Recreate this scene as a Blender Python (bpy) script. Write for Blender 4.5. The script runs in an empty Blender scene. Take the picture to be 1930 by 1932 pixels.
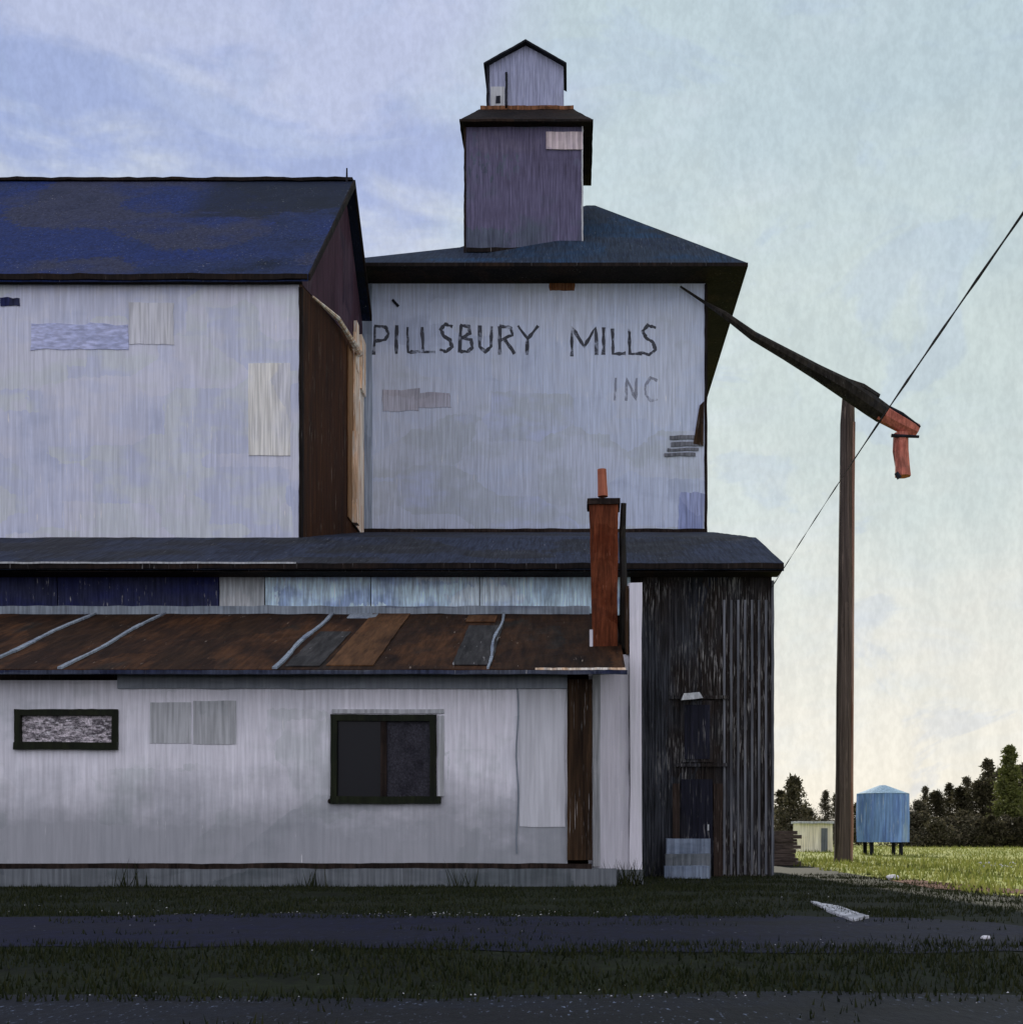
import bpy, bmesh, math, random
from mathutils import Vector, Matrix, noise
R = math.radians
random.seed(7)

# ---------------------------------------------------------------- camera
F, VX, HY, CAMZ = 2400.0, 1080.0, 1570.0, 1.1      # focal length and view axis used to lay out the place
scene = bpy.context.scene
cam = bpy.data.cameras.new('camera'); camo = bpy.data.objects.new('camera', cam)
scene.collection.objects.link(camo); scene.camera = camo
camo.location = (0, 0, CAMZ); camo.rotation_euler = (R(90), 0, 0)
cam.sensor_width = 36; cam.lens = 36 * F / 1930
cam.shift_x = -(VX - 965) / 1930; cam.shift_y = (HY - 966) / 1930
cam.clip_end = 6000

# ---------------------------------------------------------------- world and sun
SUN_EL, SUN_AZ = R(25), R(-2)
world = bpy.data.worlds.new('World'); scene.world = world; world.use_nodes = True
nt = world.node_tree; nt.nodes.clear()
def wn(t, **k):
    n = nt.nodes.new(t)
    for a, b in k.items(): setattr(n, a, b)
    return n
def wl(a, b): nt.links.new(a, b)
def wmath(op, a, b=None, clamp=False):
    n = wn('ShaderNodeMath', operation=op, use_clamp=clamp)
    for i, v in enumerate((a, b)):
        if v is None: continue
        if isinstance(v, (int, float)): n.inputs[i].default_value = v
        else: wl(v, n.inputs[i])
    return n.outputs[0]
def wmix(f, a, b, mode='MIX'):
    n = wn('ShaderNodeMix', data_type='RGBA', blend_type=mode)
    for s, v in ((0, f), (6, a), (7, b)):
        if isinstance(v, (int, float)): n.inputs[s].default_value = v
        elif isinstance(v, tuple): n.inputs[s].default_value = (*v, 1)
        else: wl(v, n.inputs[s])
    return n.outputs[2]
def wrange(v, a, b, c=0.0, d=1.0, smooth=True):
    n = wn('ShaderNodeMapRange', interpolation_type='SMOOTHSTEP' if smooth else 'LINEAR')
    wl(v, n.inputs[0])
    for i, q in enumerate((a, b, c, d)): n.inputs[i + 1].default_value = q
    return n.outputs[0]
out = wn('ShaderNodeOutputWorld'); bg = wn('ShaderNodeBackground'); wl(bg.outputs[0], out.inputs[0])
bg.inputs[1].default_value = 0.1
sky = wn('ShaderNodeTexSky', sky_type='NISHITA', sun_disc=False)
sky.sun_elevation = SUN_EL; sky.sun_rotation = SUN_AZ
sky.air_density = 1.0; sky.dust_density = 0.4; sky.ozone_density = 2.0
tc = wn('ShaderNodeTexCoord'); sep = wn('ShaderNodeSeparateXYZ'); wl(tc.outputs['Generated'], sep.inputs[0])
x, y, z = sep.outputs
az = wmath('ARCTAN2', x, y)                                   # 0 straight ahead, + to the right
def wnoise(scale, vec_scale, detail=4, rough=.55, dist=0.0):
    m = wn('ShaderNodeMapping'); wl(tc.outputs['Generated'], m.inputs[0]); m.inputs['Scale'].default_value = vec_scale
    n = wn('ShaderNodeTexNoise'); n.inputs['Scale'].default_value = scale; n.inputs['Detail'].default_value = detail
    n.inputs['Roughness'].default_value = rough; n.inputs['Distortion'].default_value = dist
    wl(m.outputs[0], n.inputs['Vector']); return n.outputs[0]
big = wnoise(4.5, (1, 1, 1.6), 3, .5, .6)
mid = wnoise(9, (1, 1, 2.4), 5, .6, .4)
azn = wmath('ADD', az, wmath('MULTIPLY', wmath('SUBTRACT', big, .5), .30))
ezn = wmath('ADD', z, wmath('MULTIPLY', wmath('SUBTRACT', mid, .5), .16))
K = 10.0
def kc(r, g, b): return (r * K, g * K, b * K)
left = wmix(wrange(ezn, .475, .515), kc(.33, .40, .64), kc(.45, .50, .69))
left = wmix(wrange(ezn, .40, .455), kc(.54, .59, .69), left)
right = wmix(wrange(ezn, .04, .33), kc(.80, .76, .68), kc(.55, .63, .615))
right = wmix(wrange(ezn, .34, .50), right, kc(.47, .575, .62))
col = wmix(wrange(azn, -.14, .0), left, right)
# brushed cloud veils
veil = wrange(wnoise(7, (1, 1, 3.2), 6, .6, .8), .50, .68)
col = wmix(wmath('MULTIPLY', veil, .22), col, kc(.62, .68, .76))
deep = wrange(wnoise(6, (1.3, 1, 2.2), 5, .6, 1.0), .54, .62)
col = wmix(wmath('MULTIPLY', deep, .22), col, kc(.36, .46, .68))
streak = wnoise(60, (1, 1, .06), 3, .6)
col = wmix(.24, col, wmix(wrange(streak, .35, .65), (.84, .85, .86), (1.14, 1.14, 1.13)), 'MULTIPLY')
grain = wnoise(260, (1, 1, .5), 2, .6)
col = wmix(.38, col, wmix(wrange(grain, .3, .7), (.88, .88, .88), (1.12, 1.12, 1.12)), 'MULTIPLY')
# sky behind the camera brightened, added fill for the shaded front walls
back = wrange(y, .35, -.4)
col = wmix(back, col, kc(.90, .88, 1.0))
wl(wmix(.93, sky.outputs[0], col), bg.inputs[0])

sun = bpy.data.lights.new('sun', 'SUN'); suno = bpy.data.objects.new('sun', sun); scene.collection.objects.link(suno)
sun.energy = 4.2; sun.angle = R(.5); sun.color = (1, .93, .80)
sd = Vector((math.sin(SUN_AZ) * math.cos(SUN_EL), math.cos(SUN_AZ) * math.cos(SUN_EL), math.sin(SUN_EL)))
suno.rotation_euler = sd.to_track_quat('Z', 'Y').to_euler(); suno.location = (0, 0, 60)
scene.view_settings.view_transform = 'Standard'; scene.view_settings.look = 'None'
scene.view_settings.exposure = 0.12; scene.view_settings.gamma = 1.0

# ---------------------------------------------------------------- helpers
C = scene.collection
def at(px, py, d): return Vector(((px - VX) / F * d, d, CAMZ + (HY - py) / F * d))
def X(px, d): return (px - VX) / F * d
def Z(py, d): return CAMZ + (HY - py) / F * d

def tag(o, label=None, cat=None, group=None, kind=None):
    if label: o['label'] = label
    if cat: o['category'] = cat
    if group: o['group'] = group
    if kind: o['kind'] = kind
    return o
def thing(name, label, cat, loc, group=None):
    o = bpy.data.objects.new(name, None); C.objects.link(o); o.location = loc
    return tag(o, label, cat, group)
def worldloc(p):
    v = Vector((0, 0, 0))
    while p: v += p.location; p = p.parent
    return v
def refine(bm, L, amp, mask=(1, 1, 1), freq=1.7):
    for _ in range(8):
        es = [e for e in bm.edges if e.calc_length() > L]
        if not es or len(bm.verts) > 30000: break
        bmesh.ops.subdivide_edges(bm, edges=es, cuts=1, use_grid_fill=True)
    if amp:
        for v in bm.verts:
            n = noise.noise_vector(v.co * freq + Vector((3.1, 7.7, 1.3))) + .6 * noise.noise_vector(v.co * freq * 4.3)
            v.co += Vector((n.x * mask[0], n.y * mask[1], n.z * mask[2])) * amp
def obj(name, bm, mat, parent=None, ref=None, label=None, smooth=False):
    if ref: refine(bm, *ref)
    bmesh.ops.recalc_face_normals(bm, faces=bm.faces)
    if parent:
        w = worldloc(parent)
        for v in bm.verts: v.co -= w
    me = bpy.data.meshes.new(name); bm.to_mesh(me); bm.free()
    if smooth:
        for p in me.polygons: p.use_smooth = True
    me.materials.append(mat)
    o = bpy.data.objects.new(name, me); C.objects.link(o); o.parent = parent
    if label: o['label'] = label
    return o
def box(bm, x0, x1, y0, y1, z0, z1):
    vs = [bm.verts.new((a, b, c)) for a in (x0, x1) for b in (y0, y1) for c in (z0, z1)]
    for f in ((0, 1, 3, 2), (4, 6, 7, 5), (0, 4, 5, 1), (2, 3, 7, 6), (0, 2, 6, 4), (1, 5, 7, 3)):
        bm.faces.new([vs[i] for i in f])
def B(*a):
    bm = bmesh.new(); box(bm, *a); return bm
def hexa(bm, p):                                             # eight corners: bottom ring then top ring
    vs = [bm.verts.new(q) for q in p]
    for f in ((3, 2, 1, 0), (4, 5, 6, 7), (0, 1, 5, 4), (1, 2, 6, 5), (2, 3, 7, 6), (3, 0, 4, 7)):
        bm.faces.new([vs[i] for i in f])
def slab(pts, t):                                            # polygon of points given thickness downwards
    bm = bmesh.new(); n = len(pts)
    a = [bm.verts.new(p) for p in pts]; b = [bm.verts.new((p[0], p[1], p[2] - t)) for p in pts]
    bm.faces.new(a); bm.faces.new(b[::-1])
    for i in range(n): bm.faces.new((a[i], b[i], b[(i + 1) % n], a[(i + 1) % n]))
    return bm
def prism(bm, prof, x0, x1):                                 # profile in (y,z) pulled along x
    n = len(prof)
    a = [bm.verts.new((x0, p[0], p[1])) for p in prof]; b = [bm.verts.new((x1, p[0], p[1])) for p in prof]
    bm.faces.new(a); bm.faces.new(b[::-1])
    for i in range(n): bm.faces.new((a[i], b[i], b[(i + 1) % n], a[(i + 1) % n]))
def prismy(bm, prof, y0, y1):                                # profile in (x,z) pulled along y
    n = len(prof)
    a = [bm.verts.new((p[0], y0, p[1])) for p in prof]; b = [bm.verts.new((p[0], y1, p[1])) for p in prof]
    bm.faces.new(a); bm.faces.new(b[::-1])
    for i in range(n): bm.faces.new((a[i], b[i], b[(i + 1) % n], a[(i + 1) % n]))
def tube(bm, pts, rads, n=10, jit=0.0, square=False):
    rings = []
    for i, p in enumerate(pts):
        p = Vector(p)
        d = (Vector(pts[min(i + 1, len(pts) - 1)]) - Vector(pts[max(i - 1, 0)])).normalized()
        u = d.cross(Vector((0, 1, 0)) if abs(d.y) < .9 else Vector((1, 0, 0))).normalized(); v = d.cross(u)
        r = rads[i] if isinstance(rads, (list, tuple)) else rads
        ring = []
        for k in range(n):
            a = 2 * math.pi * (k + .5) / n; rr = r * (1 + random.uniform(-jit, jit))
            ring.append(bm.verts.new(p + (u * math.cos(a) + v * math.sin(a)) * rr))
        rings.append(ring)
    for a, b in zip(rings, rings[1:]):
        for k in range(n): bm.faces.new((a[k], a[(k + 1) % n], b[(k + 1) % n], b[k]))
    bm.faces.new(rings[0][::-1]); bm.faces.new(rings[-1])

# ---------------------------------------------------------------- materials
def s2l(c):
    return tuple(((v / 255) / 12.92 if v <= 10 else (((v / 255) + .055) / 1.055) ** 2.4) for v in c)
def pmat(name, cols, patch=(.45, .45, .6), streak=(9, 9, .5), fleck=0.0, fleckcol=(.7, .7, .68), rough=.8,
         bump=.35, var=.45, thr=.66, extra=None, spec=.10, dist=.35, ridge=.16):
    """Weathered brushed paint: blocks of related colours, fine grain along the boards, worn flecks."""
    m = bpy.data.materials.new(name); m.use_nodes = True
    t = m.node_tree; ns = t.nodes; bs = ns['Principled BSDF']; lk = t.links.new
    tc = ns.new('ShaderNodeTexCoord')
    def mp(sc):
        k = ns.new('ShaderNodeMapping'); lk(tc.outputs['Object'], k.inputs[0]); k.inputs['Scale'].default_value = sc; return k.outputs[0]
    def nz(vec, s, det=4, ro=.55):
        k = ns.new('ShaderNodeTexNoise'); lk(vec, k.inputs['Vector']); k.inputs['Scale'].default_value = s
        k.inputs['Detail'].default_value = det; k.inputs['Roughness'].default_value = ro; return k
    def mix(f, a, b, mode='MIX'):
        k = ns.new('ShaderNodeMix'); k.data_type = 'RGBA'; k.blend_type = mode
        for s, v in ((0, f), (6, a), (7, b)):
            if isinstance(v, (int, float)): k.inputs[s].default_value = v
            elif isinstance(v, tuple): k.inputs[s].default_value = (*v[:3], 1)
            else: lk(v, k.inputs[s])
        return k.outputs[2]
    def rng(v, a, b, c=0.0, d=1.0):
        k = ns.new('ShaderNodeMapRange'); lk(v, k.inputs[0])
        for i, q in enumerate((a, b, c, d)): k.inputs[i + 1].default_value = q
        return k.outputs[0]
    def mul(a, b):
        k = ns.new('ShaderNodeMath'); k.operation = 'MULTIPLY'
        for i, v in enumerate((a, b)):
            if isinstance(v, (int, float)): k.inputs[i].default_value = v
            else: lk(v, k.inputs[i])
        return k.outputs[0]
    # blocks with brushed borders
    pv = mp(patch); dn = nz(mp((3.5, 3.5, 1.2)), 1.6, 5, .7)
    ad = ns.new('ShaderNodeMix'); ad.data_type = 'RGBA'; ad.blend_type = 'LINEAR_LIGHT'; ad.inputs[0].default_value = dist * .5
    lk(pv, ad.inputs[6]); lk(dn.outputs['Color'], ad.inputs[7])
    vo = ns.new('ShaderNodeTexVoronoi'); vo.distance = 'CHEBYCHEV'; vo.inputs['Scale'].default_value = 1.0; lk(ad.outputs[2], vo.inputs['Vector'])
    sp = ns.new('ShaderNodeSeparateColor'); lk(vo.outputs['Color'], sp.inputs[0])
    soft = nz(pv, 1.3, 4, .6)
    av = ns.new('ShaderNodeMath'); av.operation = 'MULTIPLY_ADD'; lk(sp.outputs[0], av.inputs[0]); av.inputs[1].default_value = .55
    sc = mul(rng(soft.outputs[0], .28, .72), .45); lk(sc, av.inputs[2])
    cr = ns.new('ShaderNodeValToRGB'); lk(av.outputs[0], cr.inputs[0]); el = cr.color_ramp.elements
    n = len(cols)
    cr.color_ramp.interpolation = 'EASE'; el[0].position = .08; el[0].color = (*cols[0], 1); el[1].position = .92; el[1].color = (*cols[-1], 1)
    for i in range(1, n - 1):
        e = el.new(.08 + .84 * i / (n - 1)); e.color = (*cols[i], 1)
    base = cr.outputs[0]
    sv = mp(streak); sn = nz(sv, 1.0, 6, .68)
    g = mix(rng(sn.outputs[0], .32, .68), (1 - var,) * 3, (1 + var,) * 3)
    base = mix(1.0, base, g, 'MULTIPLY')
    s2 = nz(mp((streak[0] * 1.9, streak[1] * 1.9, streak[2] * 1.3)), 1.0, 2, .5)
    base = mix(1.0, base, mix(rng(s2.outputs[0], .40, .60), (1 - ridge,) * 3, (1 + ridge,) * 3), 'MULTIPLY')
    if extra: base = extra(ns, lk, tc, mix, rng, nz, mp, mul, base)
    if fleck:
        fn = nz(mp(tuple(2.3 * q for q in streak)), 1.0, 3, .6); zone = nz(mp((.8, .8, .8)), 1.0, 3, .6)
        ff = mul(rng(fn.outputs[0], thr, thr + .05), mul(rng(zone.outputs[0], .42, .62), fleck))
        base = mix(ff, base, fleckcol)
    lk(base, bs.inputs['Base Color']); bs.inputs['Roughness'].default_value = rough
    bs.inputs['Specular IOR Level'].default_value = spec
    bp = ns.new('ShaderNodeBump'); bp.inputs['Strength'].default_value = bump; bp.inputs['Distance'].default_value = .03
    lk(sn.outputs[0], bp.inputs['Height']); lk(bp.outputs[0], bs.inputs['Normal'])
    return m

LAV = [(.44, .47, .66), (.56, .58, .72), (.60, .60, .70), (.52, .56, .72), (.62, .64, .66)]
M = {}
M['store_wall'] = pmat('lavender_boards', [(0.503, 0.5533, 0.6891), (0.58, 0.6192, 0.7403), (0.635, 0.6577, 0.7403), (0.602, 0.6468, 0.6789), (0.547, 0.5917, 0.7198), (0.613, 0.6412, 0.7096)], patch=(.42, .4, .62), dist=.14, fleck=.8, fleckcol=(.95, .92, .84), var=.12, thr=.665, ridge=.07)
M['elev_wall'] = pmat('elevator_boards', [(0.429, 0.4971, 0.6386), (0.5182, 0.5946, 0.7374), (0.5437, 0.6076, 0.725), (0.48, 0.5426, 0.6139), (0.5182, 0.5881, 0.7621)], patch=(.34, .3, .55), dist=.14, fleck=.8, fleckcol=(.92, .92, .90), var=.13, thr=.665, ridge=.08, streak=(13, 13, .6))
def worn(ns, lk, tc, mix, rng, nz, mp, mul, base):
    s = ns.new('ShaderNodeSeparateXYZ'); lk(tc.outputs['Object'], s.inputs[0])
    n = nz(mp((.55, .55, 1.6)), 1.0, 6, .7); g = nz(mp((.9, .3, .3)), 1.0, 2, .5)
    k = ns.new('ShaderNodeMath'); k.operation = 'MULTIPLY_ADD'; lk(n.outputs[0], k.inputs[0]); k.inputs[1].default_value = 5.0; lk(s.outputs[2], k.inputs[2])
    m2 = mul(rng(k.outputs[0], 14.0, 14.5), rng(s.outputs[0], 1.4, 2.4))
    return mix(mul(m2, .75), base, (.010, .014, .018))
M['blue_roof'] = pmat('blue_roof', [(0.005082, 0.009504, 0.017), (0.01525, 0.02673, 0.07777), (0.01271, 0.02673, 0.1069), (0.03049, 0.03564, 0.06803), (0.01779, 0.02376, 0.04859)], patch=(.22, .22, .30), fleck=.5, var=.4, rough=.7, extra=worn)
M['dark_roof'] = pmat('slate_roof', [(0.0162, 0.01944, 0.02835), (0.02835, 0.03645, 0.06075), (0.0243, 0.02673, 0.0324), (0.0405, 0.04455, 0.0567)], patch=(.3, .3, .5), fleck=.3, var=.5, streak=(14, .8, .8), thr=.66)
M['elev_roof'] = pmat('elevator_roof', [(0.01404, 0.0234, 0.0468), (0.0234, 0.0351, 0.0546), (0.0156, 0.039, 0.078), (0.0234, 0.02496, 0.0234)], patch=(.3, .3, .5), fleck=.3, var=.5, streak=(14, .8, .8), thr=.66)
M['black_trim'] = pmat('black_trim', [(0.0072, 0.006, 0.00595), (0.0144, 0.011, 0.00935), (0.0216, 0.013, 0.0085)], patch=(.8, .8, .8), fleck=.25, var=.5)
M['end_wall'] = pmat('brown_end_boards', [(0.01328, 0.007724, 0.005016), (0.03985, 0.01545, 0.005643), (0.0598, 0.02318, 0.007524), (0.02391, 0.01255, 0.008778)], patch=(.3, .35, .10), streak=(8, 8, .4), fleck=.8, fleckcol=(.5, .45, .38), var=.6, thr=.65)
M['gable_boards'] = pmat('purple_gable_boards', [(0.042, 0.02352, 0.03332), (0.05775, 0.0294, 0.0441), (0.0735, 0.0462, 0.0637), (0.03675, 0.02352, 0.0392)], patch=(.4, .5, .4), streak=(8, 8, .4), var=.4, fleck=.2)
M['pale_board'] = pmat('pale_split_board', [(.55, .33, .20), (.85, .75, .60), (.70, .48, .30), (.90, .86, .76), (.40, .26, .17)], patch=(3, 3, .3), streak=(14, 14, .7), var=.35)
M['pent_wall'] = pmat('purple_boards', [(0.06969, 0.077, 0.1155), (0.09019, 0.1069, 0.1443), (0.1148, 0.1069, 0.1732), (0.09839, 0.08984, 0.1443), (0.1312, 0.1198, 0.1732)], patch=(.4, .4, .45), streak=(10, 10, .7), fleck=.3, var=.3, thr=.68)
M['cup_wall'] = pmat('cupola_boards', [(0.2706, 0.2952, 0.41), (0.3116, 0.3362, 0.4592), (0.2952, 0.3198, 0.41)], patch=(.7, .7, .7), streak=(10, 10, .7), fleck=.5, var=.2, thr=.64)
M['orange'] = pmat('orange_timber', [(0.12, 0.048, 0.018), (0.18, 0.084, 0.042), (0.072, 0.03, 0.012)], patch=(1, 1, 1), var=.6)
M['pink'] = pmat('pale_pink_board', [(.50, .42, .44), (.58, .50, .50), (.44, .38, .42)], patch=(2, 2, 2), var=.2, fleck=.4)
M['ink'] = pmat('dark_line_paint', [(.008, .009, .012), (.02, .022, .03)], var=.4)
M['teal'] = pmat('teal_sheet', [(0.4364, 0.5951, 0.7141), (0.6348, 0.8332, 0.9125), (0.3372, 0.4562, 0.6546), (0.7141, 0.853, 0.9125), (0.5158, 0.6944, 0.7538)], patch=(.45, .45, .7), streak=(11, 11, 1.2), fleck=.6, var=.35, thr=.62)
M['grey_sheet'] = pmat('grey_sheet', [(.42, .46, .47), (.48, .50, .50)], streak=(11, 11, 1.2), fleck=.4, var=.2)
M['navy'] = pmat('navy_sheet', [(0.008, 0.01, 0.05), (0.02, 0.025, 0.09), (0.03, 0.035, 0.075), (0.015, 0.015, 0.03)], patch=(.4, .4, .9), streak=(10, 10, 1.2), fleck=.7, fleckcol=(.6, .6, .58), var=.4, thr=.65)
M['flash'] = pmat('grey_flashing', [(0.1875, 0.225, 0.2625), (0.25, 0.2937, 0.3313), (0.15, 0.1812, 0.2375)], patch=(.5, .5, 2), var=.2, fleck=.35)
M['frieze'] = pmat('slate_frieze', [(.24, .27, .30), (.30, .335, .37)], patch=(.5, .5, 2), var=.15, ridge=.05)
M['rust'] = pmat('rusty_roof', [(0.0132, 0.007425, 0.00462), (0.0297, 0.01485, 0.00693), (0.0231, 0.01114, 0.005775), (0.0561, 0.02475, 0.009821), (0.0198, 0.01609, 0.0127), (0.0363, 0.01671, 0.00693)], patch=(.55, .22, .22), streak=(6, .7, .7), fleck=.45, fleckcol=(.5, .42, .34), var=.5, thr=.68)
M['brown_post'] = pmat('brown_timber', [(0.02, 0.012, 0.0072), (0.048, 0.028, 0.0144), (0.032, 0.02, 0.012)], patch=(2, 2, .3), streak=(16, 16, .5), fleck=.5, var=.6, thr=.62)
M['brick'] = pmat('red_chimney', [(0.08789, 0.0202, 0.00705), (0.1352, 0.03855, 0.01586), (0.1149, 0.03213, 0.0141), (0.06763, 0.0202, 0.01058)], patch=(2, 2, 1.5), streak=(14, 14, 1.5), fleck=.35, fleckcol=(.55, .25, .16), var=.45)
M['clay'] = pmat('clay_pot', [(.36, .12, .07), (.42, .15, .09)], patch=(3, 3, 3), var=.2)
M['red_paint'] = pmat('salmon_paint', [(.36, .11, .08), (.45, .15, .11), (.30, .12, .09)], patch=(1.5, 1.5, 1.5), streak=(8, 8, 2), fleck=.35, var=.35)
M['white_wall'] = None
def dirt(ns, lk, tc, mix, rng, nz, mp, mul, base):
    s = ns.new('ShaderNodeSeparateXYZ'); lk(tc.outputs['Object'], s.inputs[0])
    n = nz(mp((.35, .35, .5)), 1.4, 5, .65)
    k = ns.new('ShaderNodeMath'); k.operation = 'MULTIPLY_ADD'; lk(n.outputs[0], k.inputs[0]); k.inputs[1].default_value = 2.6; lk(s.outputs[2], k.inputs[2])
    f = rng(k.outputs[0], 3.75, 2.5)
    return mix(mul(f, .72), base, (.22, .24, .26))
M['white_wall'] = pmat('grey_white_boards', [(.56, .59, .62), (.74, .75, .80), (.80, .80, .85), (.64, .67, .69), (.76, .76, .82)], patch=(.55, .5, .7), dist=.14, streak=(8, 8, .6), fleck=.7, fleckcol=(.95, .95, .94), var=.12, thr=.67, ridge=.07, extra=dirt)
M['bright_white'] = pmat('bright_boards', [(.70, .70, .75), (.76, .75, .80), (.66, .68, .69)], patch=(1.2, 1.2, .4), streak=(9, 9, .5), var=.10, fleck=.4, ridge=.06)
M['grey_patch'] = pmat('grey_patch_board', [(.40, .42, .42), (.47, .49, .50), (.36, .39, .40)], patch=(.8, .8, .8), streak=(9, 9, .6), var=.14)
M['green_frame'] = pmat('green_black_frame', [(0.006, 0.0096, 0.0042), (0.012, 0.0156, 0.006)], patch=(2, 2, 2), var=.5, rough=.4)
M['sill_brown'] = pmat('brown_sill', [(0.014, 0.0098, 0.0084), (0.035, 0.0245, 0.0196)], patch=(1, 1, 3), var=.6)
M['footing'] = pmat('concrete_footing', [(0.099, 0.117, 0.126), (0.153, 0.171, 0.1845), (0.117, 0.135, 0.153)], patch=(.6, .6, 2), var=.2)
M['wing'] = pmat('dark_ribbed_sheet', [(0.005978, 0.007969, 0.02192), (0.02192, 0.02391, 0.02789), (0.03985, 0.04384, 0.05181), (0.01993, 0.01594, 0.01395), (0.05479, 0.05978, 0.06974)], patch=(.42, .42, .18), streak=(20, 20, .9), fleck=1.0, fleckcol=(.30, .30, .29), var=.7, thr=.57, ridge=.35, bump=.8)
M['wing_light'] = pmat('worn_grey_sheet', [(0.1038, 0.1154, 0.1339), (0.1616, 0.173, 0.1961), (0.08076, 0.08538, 0.09229)], patch=(.6, .6, .18), streak=(9, 9, .35), fleck=.7, fleckcol=(.25, .25, .25), var=.6, thr=.60, bump=.7)
M['step'] = pmat('blue_grey_concrete', [(0.12, 0.156, 0.216), (0.204, 0.252, 0.324), (0.072, 0.084, 0.144)], patch=(.8, .8, 2), fleck=.4, var=.3)
M['pole'] = pmat('pole_timber', [(0.05164, 0.04016, 0.03282), (0.1239, 0.09754, 0.08205), (0.0723, 0.05738, 0.05049), (0.09297, 0.07459, 0.06312)], patch=(3, 3, .1), streak=(13, 13, .25), fleck=.6, fleckcol=(.42, .33, .27), var=.5, thr=.60)
M['pole_lit_edge'] = pmat('lit_pole_edge', [(.40, .28, .22), (.30, .17, .12), (.50, .38, .32)], patch=(3, 3, .3), streak=(14, 14, .4), var=.3)  # sunlit edge of the pole put into the colour
M['spout'] = pmat('dark_metal_spout', [(0.0108, 0.0102, 0.0096), (0.024, 0.021, 0.0168), (0.018, 0.0192, 0.0216)], patch=(1, 1, 1), streak=(8, 8, 2), fleck=.3, var=.5)
M['wire'] = pmat('wire', [(.05, .05, .05), (.13, .12, .11)], var=.5)
M['tank'] = pmat('blue_tank', [(0.099, 0.1683, 0.4158), (0.198, 0.3366, 0.6138), (0.1386, 0.2376, 0.5148), (0.3762, 0.5148, 0.6138)], patch=(1.3, 1.3, .25), streak=(6, 6, .5), fleck=.6, fleckcol=(.75, .80, .78), var=.3, thr=.60)
M['tank_roof'] = pmat('tank_roof', [(.20, .33, .45), (.30, .45, .55)], patch=(1, 1, 1), var=.3)
M['cream'] = pmat('cream_boards', [(.80, .74, .55), (.86, .82, .66)], patch=(1, 1, 1), var=.12)
M['lumber'] = pmat('old_lumber', [(.05, .038, .032), (.10, .078, .066), (.07, .055, .05)], patch=(1, 1, 6), streak=(2, 2, 16), fleck=.4, var=.5)
M['trunk'] = pmat('bark', [(.03, .022, .015), (.06, .045, .03)], var=.5)
def grey_right(ns, lk, tc, mix, rng, nz, mp, mul, base):  # greyer towards the right, broken up by noise
    s = ns.new('ShaderNodeSeparateXYZ'); lk(tc.outputs['Object'], s.inputs[0])
    n = nz(mp((.5, 1.5, 1)), 1.2, 5, .65); g = nz(mp((22, 9, 1)), 1, 3, .6)
    k = ns.new('ShaderNodeMath'); k.operation = 'MULTIPLY_ADD'; lk(n.outputs[0], k.inputs[0]); k.inputs[1].default_value = 3.0; lk(s.outputs[0], k.inputs[2])
    return mix(mul(rng(k.outputs[0], 2.5, 9.0), rng(g.outputs[0], .38, .62, .2, .75)), base, (.032, .032, .040))
def grey_right_turf(*a):
    return a[3](.5, a[8], grey_right(*a))
M['asphalt'] = pmat('dark_asphalt', [(0.00105, 0.001575, 0.00966), (0.002625, 0.003675, 0.01771), (0.0042, 0.004725, 0.0161), (0.001575, 0.002625, 0.01932), (0.0021, 0.002625, 0.00644)], patch=(.22, .7, 1), streak=(7, 2.2, 1), fleck=.5, fleckcol=(.25, .27, .33), var=.55, thr=.66, rough=.8, bump=.5, extra=grey_right, spec=.15)
M['asphalt2'] = pmat('wet_asphalt', [(0.0011, 0.001375, 0.0022), (0.0033, 0.00385, 0.0066), (0.00275, 0.0044, 0.0099), (0.0055, 0.0066, 0.0099)], patch=(.3, 1.2, 1), streak=(12, 4, 1), fleck=.8, fleckcol=(.22, .27, .38), var=.55, thr=.62, rough=.75, bump=.5, extra=grey_right, spec=.2)
M['soil'] = pmat('dark_turf_soil', [(.004, .006, .002), (.010, .014, .004), (.007, .011, .004), (.014, .015, .006)], patch=(.3, .8, 1), streak=(8, 3, 1), fleck=.3, fleckcol=(.16, .17, .10), var=.5, extra=grey_right_turf, rough=.9, spec=.1)
M['field'] = pmat('field_green', [(0.1587, 0.1851, 0.03968), (0.2248, 0.2513, 0.0529), (0.2777, 0.2909, 0.07274), (0.1984, 0.238, 0.04629)], patch=(.15, .12, 1), streak=(1.2, .5, 1), fleck=.3, fleckcol=(.4, .42, .2), var=.3, rough=.9, spec=.1)
M['stone'] = pmat('pale_stone', [(.5, .5, .52), (.7, .7, .72)], var=.2)
M['slab'] = pmat('worn_slab', [(.20, .21, .23), (.50, .51, .54), (.32, .33, .35)], patch=(2.5, 2.5, 1), streak=(8, 8, 1), var=.5, fleck=.6)
M['rustsoil'] = pmat('red_brown_earth', [(0.07, 0.021, 0.0126), (0.105, 0.035, 0.021)], var=.4, rough=.9, spec=.1)

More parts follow.
